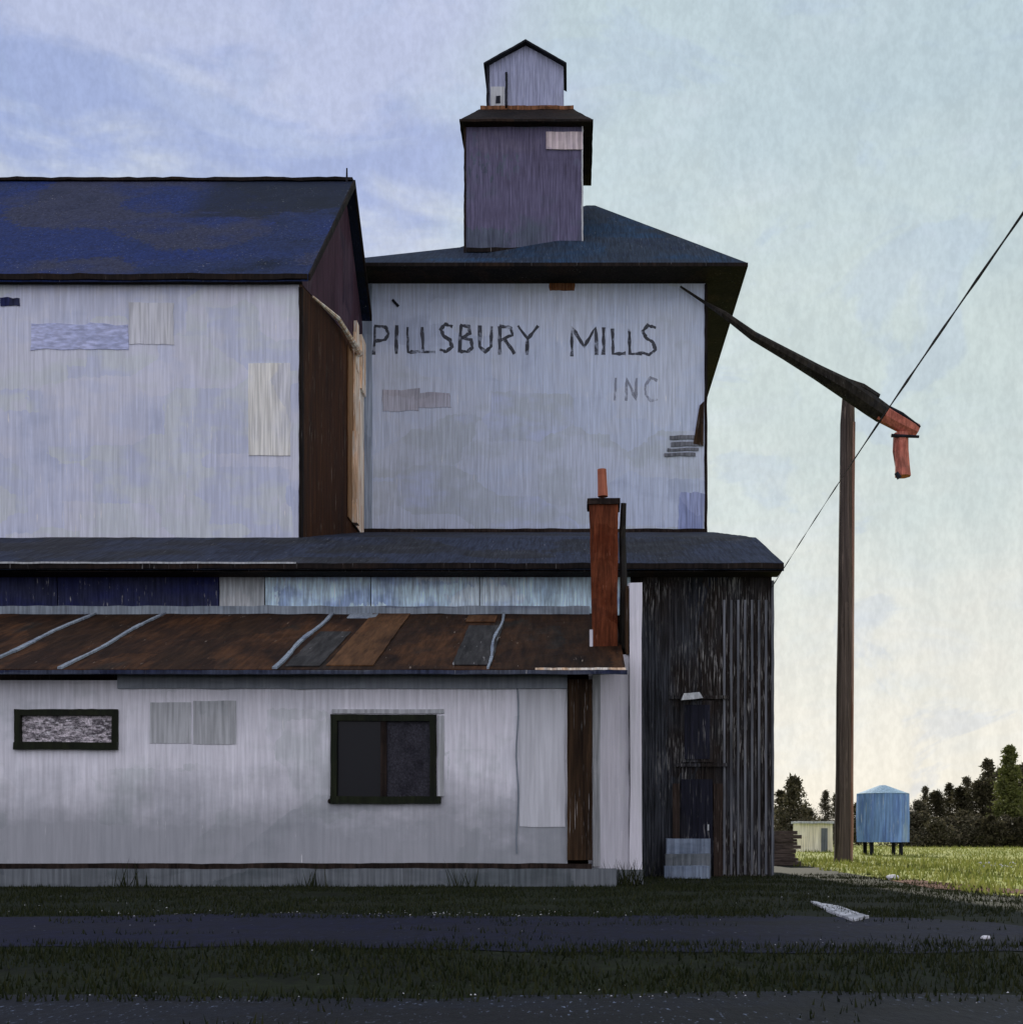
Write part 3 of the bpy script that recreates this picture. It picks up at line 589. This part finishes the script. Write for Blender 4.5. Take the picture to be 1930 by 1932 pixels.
bm = bmesh.new(); V = {k: bm.verts.new(v) for k, v in dict(L=Lf, R=Rf, l=Lb, r=Rb, a=P1, b=P2, c=P0, E=E, A=P1b, e=Eb).items()}
for f in ('LEa', 'Eca', 'ERb', 'Ebc', 'Rrb', 'lAe', 'ecA', 're b'.replace(' ', ''), 'ebc', 'LaAl', 'acA'):
    try: bm.faces.new([V[k] for k in f])
    except Exception: pass
groof = obj('roof', bm, M['elev_roof'], ge)
bm = bmesh.new(); t = .13
box(bm, eL, eR, ey - .04, ey + .08, ezz - t, ezz - .002); box(bm, eR - .08, eR, ey + .08, yk, ezz - t, ezz - .002); box(bm, eL, eL + .08, ey + .08, yk, ezz - t, ezz - .002); box(bm, eL + .08, eR - .08, yk - .08, yk, ezz - t, ezz - .002)
obj('fascia', bm, M['black_trim'], groof)
obj('soffit', B(eL + .08, eR - .08, ey + .08, yk - .08, ezz - t, ezz - t + .05), M['black_trim'], groof)
# penthouse
py_ = 48.0; qx0, qx1 = X(878, py_), X(1098, py_); qz = Z(233, py_)
pent = obj('penthouse', B(qx0, qx1, py_, py_ + 3.6, 22.6, qz), M['pent_wall'], ge, (.5, .02, (1, 0, 0)), label='purple grey boarded penthouse on the roof')
obj('base_trim', B(qx0 + .05, qx1, py_ - .06, py_ - .002, Z(477, py_), Z(469, py_)), M['black_trim'], pent, (.3, .03, (0, 0, 1)))
obj('corner_board', B(qx0 - .05, qx0 + .03, py_ - .04, py_ + .06, 22.9, qz), M['black_trim'], pent, (.3, .02, (1, 0, 0)))
obj('corner_board', B(qx1 - .02, qx1 + .04, py_ - .04, py_ + .06, 23.0, qz), M['grey_patch'], pent, (.3, .02, (1, 0, 0)))
f = obj('shutter', B(X(1030, py_), X(1099, py_), py_ - .06, py_ - .002, Z(284, py_), Z(251, py_)), M['pink'], pent, (.2, .02, (1, 0, 1)), label='pale pink board shutter')
pe = 47.65; pez = Z(226, pe); cy = 49.3; cz = Z(207, cy)
ol, orr = X(868, pe), X(1118, pe); ob = 52.3
il, ir = X(904, cy), X(1082, cy)
bm = bmesh.new()
hexa(bm, [(ol, pe, pez), (orr, pe, pez), (orr, ob, pez), (ol, ob, pez), (il, cy, cz), (ir, cy, cz), (ir, cy + 2.2, cz), (il, cy + 2.2, cz)])
proof = obj('penthouse_roof', bm, M['black_trim'], ge, (.4, .02, (0, 0, 1)))
obj('fascia', B(ol - .02, orr + .02, pe - .03, ob + .03, pez - .09, pez - .003), M['black_trim'], proof, (.4, .02))
obj('curb', B(il + .05, ir - .0, cy - .05, cy + 2.1, cz - .03, cz + .12), M['orange'], proof, (.15, .03, (0, 0, 1)))
# cupola
ux0, ux1, ap = X(919, cy), X(1063, cy), X(992, cy); uz = Z(126, cy); az_ = Z(86, cy)
bm = bmesh.new(); prismy(bm, [(ux0, cz), (ux1, cz), (ux1, uz), (ap, az_), (ux0, uz)], cy + .02, cy + 2.0)
cup = obj('cupola', bm, M['cup_wall'], ge, label='small pale lavender cupola at the very top')
so = .12; s_ = (az_ - uz) / (ux1 - ap)
bm = bmesh.new(); prismy(bm, [(ux0 - so, uz - so * s_), (ap, az_ + .0), (ux1 + so, uz - so * s_), (ux1 + so, uz - so * s_ + .06), (ap, az_ + .08), (ux0 - so, uz - so * s_ + .06)], cy - .25, cy + 1.6)
obj('cupola_roof', bm, M['ink'], cup, (.2, .015, (0, 0, 1)))
obj('corner_board', B(ux0 - .02, ux0 + .09, cy - .03, cy + .05, cz, uz + .02), M['ink'], cup, (.15, .02, (1, 0, 0)))
dr = obj('door', B(X(926, cy), X(952, cy), cy - .02, cy + .018, cz + .02, Z(165, cy)), M['grey_patch'], cup, (.2, .01, (1, 0, 1)))
obj('door_jamb', B(X(953, cy), X(957, cy), cy - .05, cy + .018, cz, Z(138, cy)), M['ink'], cup, (.12, .03, (1, 0, 0)))
obj('latch', B(X(936, cy), X(944, cy), cy - .05, cy - .022, Z(196, cy), Z(183, cy)), M['ink'], dr, (.05, .02, (1, 0, 1)))
# hand painted lettering
G = {'P': [[(0, 0), (.05, 1)], [(.05, 1), (.5, .97), (.62, .75), (.5, .52), (.05, .45)]], 'I': [[(.3, 0), (.35, 1)]],
     'L': [[(.08, 1), (.1, 0), (.7, .02)]], 'S': [[(.68, .92), (.35, 1), (.1, .8), (.25, .58), (.6, .42), (.7, .18), (.4, 0), (.05, .08)]],
     'B': [[(.05, 0), (.1, 1)], [(.1, 1), (.5, .95), (.55, .7), (.12, .52)], [(.12, .52), (.6, .45), (.68, .15), (.4, 0), (.05, .02)]],
     'U': [[(.06, 1), (.06, .2), (.35, 0), (.65, .2), (.68, 1)]], 'R': [[(.06, 0), (.08, 1)], [(.08, 1), (.55, .95), (.6, .68), (.1, .5)], [(.3, .5), (.7, 0)]],
     'Y': [[(0, 1), (.38, .52)], [(.78, 1), (.38, .52), (.34, -.08)]], 'M': [[(.02, -.02), (.05, 1), (.5, .3), (.92, 1), (.98, .0)]],
     'N': [[(.02, 0), (.05, 1), (.65, 0), (.68, 1)]], 'C': [[(.65, .9), (.35, 1), (.08, .7), (.08, .3), (.35, 0), (.68, .1)]]}
def lettering(items, mat, sw, parent, label=None):
    k = 0
    for ch_, px, py, w, h in items:
        bm = bmesh.new()
        for strk in G[ch_]:
            L_, R_ = [], []; P_ = []
            for i in range(len(strk) - 1):
                a = at(px + strk[i][0] * w, py - strk[i][1] * h, gy); b = at(px + strk[i + 1][0] * w, py - strk[i + 1][1] * h, gy)
                for q in range(4): P_.append(a + (b - a) * q / 4)
            P_.append(b); P_[0] += (P_[0] - P_[1]).normalized() * sw * .5; k += 1; yo = -.004 - .0006 * (k % 5)
            for i, p in enumerate(P_):
                d = (P_[min(i + 1, len(P_) - 1)] - P_[max(i - 1, 0)]).normalized(); nn = Vector((-d.z, 0, d.x))
                ww = sw * random.uniform(.6, 1.2); p = p + nn * random.uniform(-.012, .012)
                L_.append(bm.verts.new((p.x + nn.x * ww, gy + yo, p.z + nn.z * ww))); R_.append(bm.verts.new((p.x - nn.x * ww, gy + yo, p.z - nn.z * ww)))
            for q in range(len(P_) - 1): bm.faces.new((L_[q], L_[q + 1], R_[q + 1], R_[q]))
        obj('letter', bm, mat, parent, label=label)
def ink(name, dark, fade, thr):
    m = pmat(name, [dark, dark], patch=(1, 1, 1), streak=(9, 9, .8), var=.3)
    t = m.node_tree; ns = t.nodes; lk = t.links.new
    n = ns.new('ShaderNodeTexNoise'); n.inputs['Scale'].default_value = 3.2; n.inputs['Detail'].default_value = 5; tc = ns.new('ShaderNodeTexCoord'); lk(tc.outputs['Object'], n.inputs['Vector'])
    r = ns.new('ShaderNodeMapRange'); lk(n.outputs[0], r.inputs[0]); r.inputs[1].default_value = thr; r.inputs[2].default_value = thr + .16; r.inputs[3].default_value = fade; r.inputs[4].default_value = 0.05
    tr = ns.new('ShaderNodeBsdfTransparent'); mx = ns.new('ShaderNodeMixShader'); lk(r.outputs[0], mx.inputs[0])
    lk(tr.outputs[0], mx.inputs[1]); lk(ns['Principled BSDF'].outputs[0], mx.inputs[2]); lk(mx.outputs[0], ns['Material Output'].inputs[0]); return m
ik = ink('worn_letter_paint', (.065, .07, .085), .88, .52); ik2 = ink('ghost_letter_paint', (.24, .25, .30), .50, .48)
word = [('P', 706, 668, 44, 52), ('I', 740, 666, 26, 52), ('L', 766, 665, 40, 46), ('L', 794, 665, 40, 46), ('S', 828, 664, 36, 52), ('B', 866, 664, 38, 50),
        ('U', 903, 664, 36, 48), ('R', 940, 668, 44, 52), ('Y', 978, 666, 46, 50), ('M', 1077, 670, 50, 52), ('I', 1132, 668, 20, 50),
        ('L', 1152, 668, 40, 46), ('L', 1184, 668, 38, 46), ('S', 1208, 670, 40, 56)]
lettering(word, ik, .066, ge)
lettering([('I', 1152, 755, 26, 42), ('N', 1180, 755, 30, 42), ('C', 1214, 757, 38, 44)], ik2, .055, ge, 'faint ghost letter lower on the front')
bm = bmesh.new()
for (pa, pb, pya, pyb) in ((1262, 1322, 822, 829), (1264, 1326, 834, 842), (1258, 1318, 846, 851), (1252, 1312, 855, 861)):
    box(bm, X(pa, gy), X(pb, gy), gy - .05, gy - .002, Z(pyb, gy), Z(pya, gy))
obj('vent_slats', bm, M['wing_light'], ge, (.2, .03, (1, 0, 1)))
bm = bmesh.new(); prismy(bm, [(X(1307, gy), Z(838, gy)), (X(1326, gy), Z(842, gy)), (X(1327, gy), Z(758, gy)), (X(1319, gy), Z(766, gy))], gy - .06, gy - .003)
obj('loose_board', bm, M['brown_post'], ge)
obj('eave_stain_board', B(X(1037, gy), X(1085, gy), gy - .03, gy - .003, Z(549, gy), Z(532, gy)), M['orange'], ge, (.12, .05, (1, 0, 1)))
M['taupe'] = pmat('taupe_patch', [(.36, .37, .42), (.42, .42, .48), (.46, .48, .56)], patch=(.8, .8, 1), var=.15)
for r_ in ((722, 792, 735, 775), (792, 850, 742, 768)):
    obj('patch_board', B(X(r_[0], gy), X(r_[1], gy), gy - .02 + .003 * (r_[0] > 760), gy - .003, Z(r_[3], gy), Z(r_[2], gy)), M['taupe'], ge, (.2, .06, (1, 0, 1)))
bm = bmesh.new(); tube(bm, [at(741, 566, gy - .03), at(752, 578, gy - .03)], .05, 6); obj('bracket', bm, M['ink'], ge)
M['bluep'] = pmat('blue_corner_patch', [(.24, .29, .48), (.33, .38, .58)], patch=(1, 1, 1), var=.3)
obj('patch_board', B(X(1280, gy), X(1326, gy), gy - .016, gy - .003, Z(1000, gy), Z(930, gy)), M['bluep'], ge, (.2, .1, (1, 0, 1)))

# ---------------------------------------------------------------- spout, pole, cable
sp_ = thing('grain_spout', 'long dark sloping spout ending in a salmon red outlet', 'grain spout', tuple(at(1600, 745, 46.2)))
pts = [(1283, 541, 46.55, 2), (1330, 572, 46.4, 3), (1366, 594, 44.9, 6), (1420, 634, 44.9, 8.5), (1480, 668, 45.1, 10.5), (1540, 703, 45.4, 13.5), (1590, 731, 45.6, 18), (1640, 765, 45.8, 19), (1664, 781, 45.9, 18)]
bm = bmesh.new(); tube(bm, [at(a, b, c) for a, b, c, d in pts], [d / F * 46 for a, b, c, d in pts], 8, .06); obj('tube', bm, M['spout'], sp_)
bm = bmesh.new(); tube(bm, [at(1590, 717, 45.6), at(1625, 733, 45.7), at(1656, 750, 45.8)], [.1, .16, .12], 6, .1); obj('cover_plate', bm, M['spout'], sp_)
bm = bmesh.new(); tube(bm, [at(1658, 777, 45.88), at(1700, 800, 46), at(1728, 813, 46.1)], [.33, .31, .25], 8, .05); hd = obj('outlet_hood', bm, M['red_paint'], sp_, label='salmon red end of the spout')
bm = bmesh.new(); tube(bm, [at(1665, 763, 45.75), at(1700, 781, 45.75), at(1734, 806, 45.9)], [.05, .07, .06], 6, .2); obj('hood_rim', bm, M['ink'], hd)
bm = bmesh.new(); tube(bm, [at(1680, 822, 45.75), at(1732, 824, 45.75)], .06, 6, .2); obj('hood_rim', bm, M['ink'], hd)
bm = bmesh.new(); tube(bm, [at(1698, 818, 46), at(1698, 850, 46), at(1701, 878, 46), at(1702, 899, 46)], [.27, .29, .27, .30], 8, .06); obj('drop_sleeve', bm, M['red_paint'], sp_)
bm = bmesh.new(); tube(bm, [at(1689, 892, 45.7), at(1696, 902, 45.7)], .09, 6, .2); obj('hook', bm, M['ink'], sp_)
pl = thing('timber_pole', 'tall tapered brown timber pole holding up the spout', 'pole', (X(1592, 47), 47, 0))
zz = [1632, 1560, 1450, 1300, 1150, 1000, 880, 800, 748]
bm = bmesh.new(); tube(bm, [(X(1590 + 9 * (i / 8), 47), 47, Z(v, 47)) for i, v in enumerate(zz)], [(18.0 - 6.0 * (i / 8)) / F * 47 * (1 + .05 * math.sin(i * 3)) for i in range(9)], 12, .04)
obj('shaft', bm, M['pole'], pl)
bm = bmesh.new(); tube(bm, [(X(1603 + 5 * (i / 8), 46.8), 46.58, Z(v, 46.8)) for i, v in enumerate(zz[:-1])], [2.6 / F * 47] * 8, 6, .3)
obj('lit_edge_batten', bm, M['pole_lit_edge'], pl)  # added strip that paints the pole's lit right edge
cb = bmesh.new(); a, b = at(1455, 1108, 31.7), at(2010, 285, 13)
n = 40; pp, rr = [], []
for i in range(n + 1):
    t = i / n; p = a.lerp(b, t); p.z += .10 * math.sin(math.pi * t); pp.append(p); rr.append((.016 if t > .5 else .009) + .005 * math.sin(i * 1.7))
tube(cb, pp, rr, 6, .1)
tag(obj('cable', cb, M['wire']), 'dark sagging cable rising from the wing corner to the upper right', 'cable')

# ---------------------------------------------------------------- things in the distance
tk = thing('storage_tank', 'blue round tank with low conical lid on short legs in the field', 'tank', (X(1663, 62), 62, 0))
tx, ty = X(1664, 62), 62; rt = 48 / F * 62; z0, z1 = Z(1588, 62), Z(1497, 62)
bm = bmesh.new(); tube(bm, [(tx, ty, z0), (tx, ty, (z0 + z1) / 2), (tx, ty, z1)], [rt, rt * 1.01, rt], 18, .02); obj('shell', bm, M['tank'], tk)
bm = bmesh.new(); tube(bm, [(tx, ty, z1), (tx, ty, Z(1481, 62))], [rt * 1.02, .15], 18); obj('lid', bm, M['tank_roof'], tk)
for k in range(4):
    a = math.pi / 4 + k * math.pi / 2; lx, ly = tx + .8 * rt * math.cos(a), ty + .8 * rt * math.sin(a)
    bm = bmesh.new(); tube(bm, [(lx, ly, 0), (lx, ly, z0 + .02)], .10, 6); obj('leg', bm, M['ink'], tk)
ps = thing('pump_house', 'small low cream hut behind the timber pole', 'hut', (X(1535, 72), 72, 0))
obj('wall', B(X(1507, 72), X(1570, 72), 72, 74, 0, Z(1553, 72)), M['cream'], ps, (.3, .03, (1, 0, 1)))
obj('roof', B(X(1504, 72), X(1573, 72), 71.8, 74.2, Z(1553, 72) + .002, Z(1549, 72)), M['grey_patch'], ps, (.3, .02, (0, 0, 1)))
obj('door', B(X(1548, 72), X(1560, 72), 71.96, 71.998, 0, Z(1562, 72)), M['footing'], ps)
ls = thing('lumber_stack', 'dark stack of old timber beside the dark wing', 'lumber stack', (X(1485, 42), 42, 0))
yy = 42; z_ = 0
while z_ < Z(1568, yy) - .05:
    h = random.uniform(.10, .15); a = X(1458 + random.uniform(-2, 4), yy); b = X(1506 + random.uniform(-7, 6), yy)
    obj('plank', B(a, b, yy + random.uniform(-.05, .05), yy + 1.0, z_ + .012, z_ + h), M['lumber'], ls); z_ += h
tag(obj('stone_slab', slab([tuple(at(1530, 1703, 19.9).xy) + (.03,), tuple(at(1570, 1706, 19).xy) + (.03,), tuple(at(1640, 1738, 16.2).xy) + (.035,), tuple(at(1608, 1748, 15.6).xy) + (.03,), tuple(at(1560, 1722, 17.6).xy) + (.03,)], .05), M['slab'], None, (.25, .02)), 'pale broken concrete slab at the road edge', 'slab')
sheet('path', [(7.2, 29), (7.0, 24.6), (8.6, 21.3), (9.6, 21.8), (8.4, 25), (7.9, 29.5)], .012, M['rustsoil'])
def stones(spots, lab, grp):
    for (a, b, r) in spots:
        bm = bmesh.new(); bmesh.ops.create_icosphere(bm, subdivisions=2, radius=r, matrix=Matrix.Translation((a, b, r * .4)) @ Matrix.Diagonal((1.3, 1, .7, 1)))
        for v in bm.verts: v.co += noise.noise_vector(v.co * 9) * r * .35
        tag(obj('stone', bm, M['stone']), lab, 'stone', grp)
rs = []
for k in range(9):
    p = at(1848 + k * 7.5 + random.uniform(-3, 3), 1632 + k * .8 + random.uniform(-6, 6), 38)
    d = CAMZ * F / (1634 + random.uniform(-6, 7) - HY); rs.append((X(1848 + k * 7.5, d), d, random.uniform(.05, .09)))
stones(rs, 'small white stone in the row lying in the sunlit grass', 'white stones in the sunlit grass')
d = CAMZ * F / (1660 - HY); stones([(X(1683, d), d, .12)], 'white stone at the corner of the red earth patch', None)
d = CAMZ * F / (1772 - HY); stones([(X(1858, d), d, .045)], 'pale stone by the rounded end of the road', None)

# ---------------------------------------------------------------- trees
def conifer_mesh(h, w, n, seed, spread=1.0, rag=1.0):
    """Ragged crown: limbs of uneven length round the stem, each carrying a spray of needle tufts, plus an inner haze of twigs."""
    rnd = random.Random(seed); vs, fs = [], []
    limbs = int(h * 15); per = n // limbs
    for L in range(limbs):
        t = rnd.random() ** 1.15; a = rnd.uniform(0, 2 * math.pi)
        ln = w * ((1 - t) ** .75) * rnd.uniform(.45, 1.15) + .08; z0_ = .3 + t * (h - .55)
        lift = rnd.uniform(-.25, .45)
        for i in range(per):
            u = rnd.random() ** .7; r_ = ln * u; sg = .10 + .22 * ln * (1 - .4 * u)
            c = Vector((r_ * math.cos(a) + rnd.gauss(0, sg), r_ * math.sin(a) + rnd.gauss(0, sg), z0_ + lift * r_ + rnd.gauss(0, sg * .75)))
            if c.z > h: c.z = h - rnd.random() * .3
            s = rnd.uniform(.06, .20) * rag
            d1 = Vector((rnd.gauss(0, 1), rnd.gauss(0, 1), rnd.gauss(0, 1) + .3)).normalized(); sd_ = d1.orthogonal().normalized()
            k = len(vs); vs += [tuple(c - sd_ * s * .5), tuple(c + sd_ * s * .5), tuple(c + d1 * s * 1.4)]; fs.append((k, k + 1, k + 2))
    me = bpy.data.meshes.new('crown'); me.from_pydata(vs, [], fs); return me
protos = {}
def proto(key, h, w, n, mat, **k):
    me = conifer_mesh(h, w, n, len(protos) * 5 + 3, **k); me.materials.append(mat)
    bm = bmesh.new(); tube(bm, [(0, 0, 0), (0, 0, h * .5), (.03, 0, h * .97)], [.13, .08, .015], 7)
    tm = bpy.data.meshes.new('trunk'); bm.to_mesh(tm); bm.free(); tm.materials.append(M['trunk']); protos[key] = (me, tm, h)
proto('tall', 7, 2.2, 7500, M['conifer']); proto('wide', 5, 2.3, 7500, M['conifer']); proto('wide2', 5, 2.6, 7000, M['conifer']); proto('tall2', 7, 2.0, 7000, M['conifer']); proto('thin', 7, 1.2, 4200, M['conifer']); proto('bush', 3, 2.2, 5200, M['conifer']); proto('lime', 7, 1.35, 5600, M['lime'])
def tree(key, px, top_, d, label, group, wid=1.0):
    me, tm, h = protos[key]; H = Z(top_, d); s = H / h
    e = thing('conifer_tree' if key != 'bush' else 'bush', label, 'tree' if key != 'bush' else 'bush', (X(px, d), d, 0), group)
    e.scale = (s * wid, s * wid, s); e.rotation_euler.z = random.uniform(0, 6)
    for nm, m_ in (('crown', me), ('trunk', tm)):
        c = bpy.data.objects.new(nm, m_); C.objects.link(c); c.parent = e
TG = 'dark trees along the far edge of the field'
for key, px, tp, d, lab, wd in (
    ('wide', 1496, 1462, 98, 'dark pointed tree close beside the wing corner', .9), ('thin', 1472, 1488, 100, 'narrow dark tree half hidden by the wing corner', 1.6),
    ('wide', 1522, 1520, 104, 'low dark tree between wing and timber pole', 1), ('tall', 1556, 1488, 100, 'square topped dark tree just left of the timber pole', .8),
    ('thin', 1580, 1492, 101, 'dark tree directly behind the timber pole', 1.5), ('wide', 1618, 1512, 108, 'dark tree showing between pole and blue tank', 1),
    ('wide', 1732, 1505, 104, 'dark tree touching the right side of the blue tank', .9), ('thin', 1744, 1480, 110, 'thin dark tree second right of the tank', 1),
    ('wide', 1765, 1490, 108, 'broad dark tree third right of the tank', 1), ('tall', 1790, 1474, 112, 'dark tree with pointed top midway along the right treeline', 1),
    ('wide', 1812, 1482, 106, 'broad dark tree left of the tall spire tree', 1.1), ('thin', 1822, 1462, 114, 'slim dark tree rising above the broad ones', 1.1),
    ('thin', 1862, 1428, 108, 'tall dark spire tree with thin tip', 1.1), ('wide', 1852, 1462, 104, 'broad dark tree in front of the tall spire tree', 1.0),
    ('tall', 1884, 1446, 112, 'dark tree behind the left side of the lime green one', 1), ('tall', 1930, 1436, 106, 'dark tree at the right end of the treeline', 1), ('wide', 1905, 1470, 114, 'dark tree behind the foot of the lime green one', 1.2), ('tall', 1965, 1420, 110, 'dark tree cut by the right edge of the view', 1.1)):
    tree({'wide': random.choice(('wide', 'wide2')), 'tall': random.choice(('tall', 'tall2'))}.get(key, key), px, tp, d, lab, TG, wd)
tree('lime', 1902, 1403, 99, 'lime green pointed tree lit before the dark ones', None, 1.1)
for px in range(1712, 1990, 26):
    tree('bush', px, 1535 + random.uniform(-8, 8), 97 + random.uniform(-2, 2), 'dark bush in the hedge at the foot of the right treeline', 'bushes below the treeline', 1.2)
for px in (1470, 1500, 1530):
    tree('bush', px, 1552 + random.uniform(-6, 6), 95, 'dark bush below the trees beside the wing', 'bushes beside the wing', 1.2)
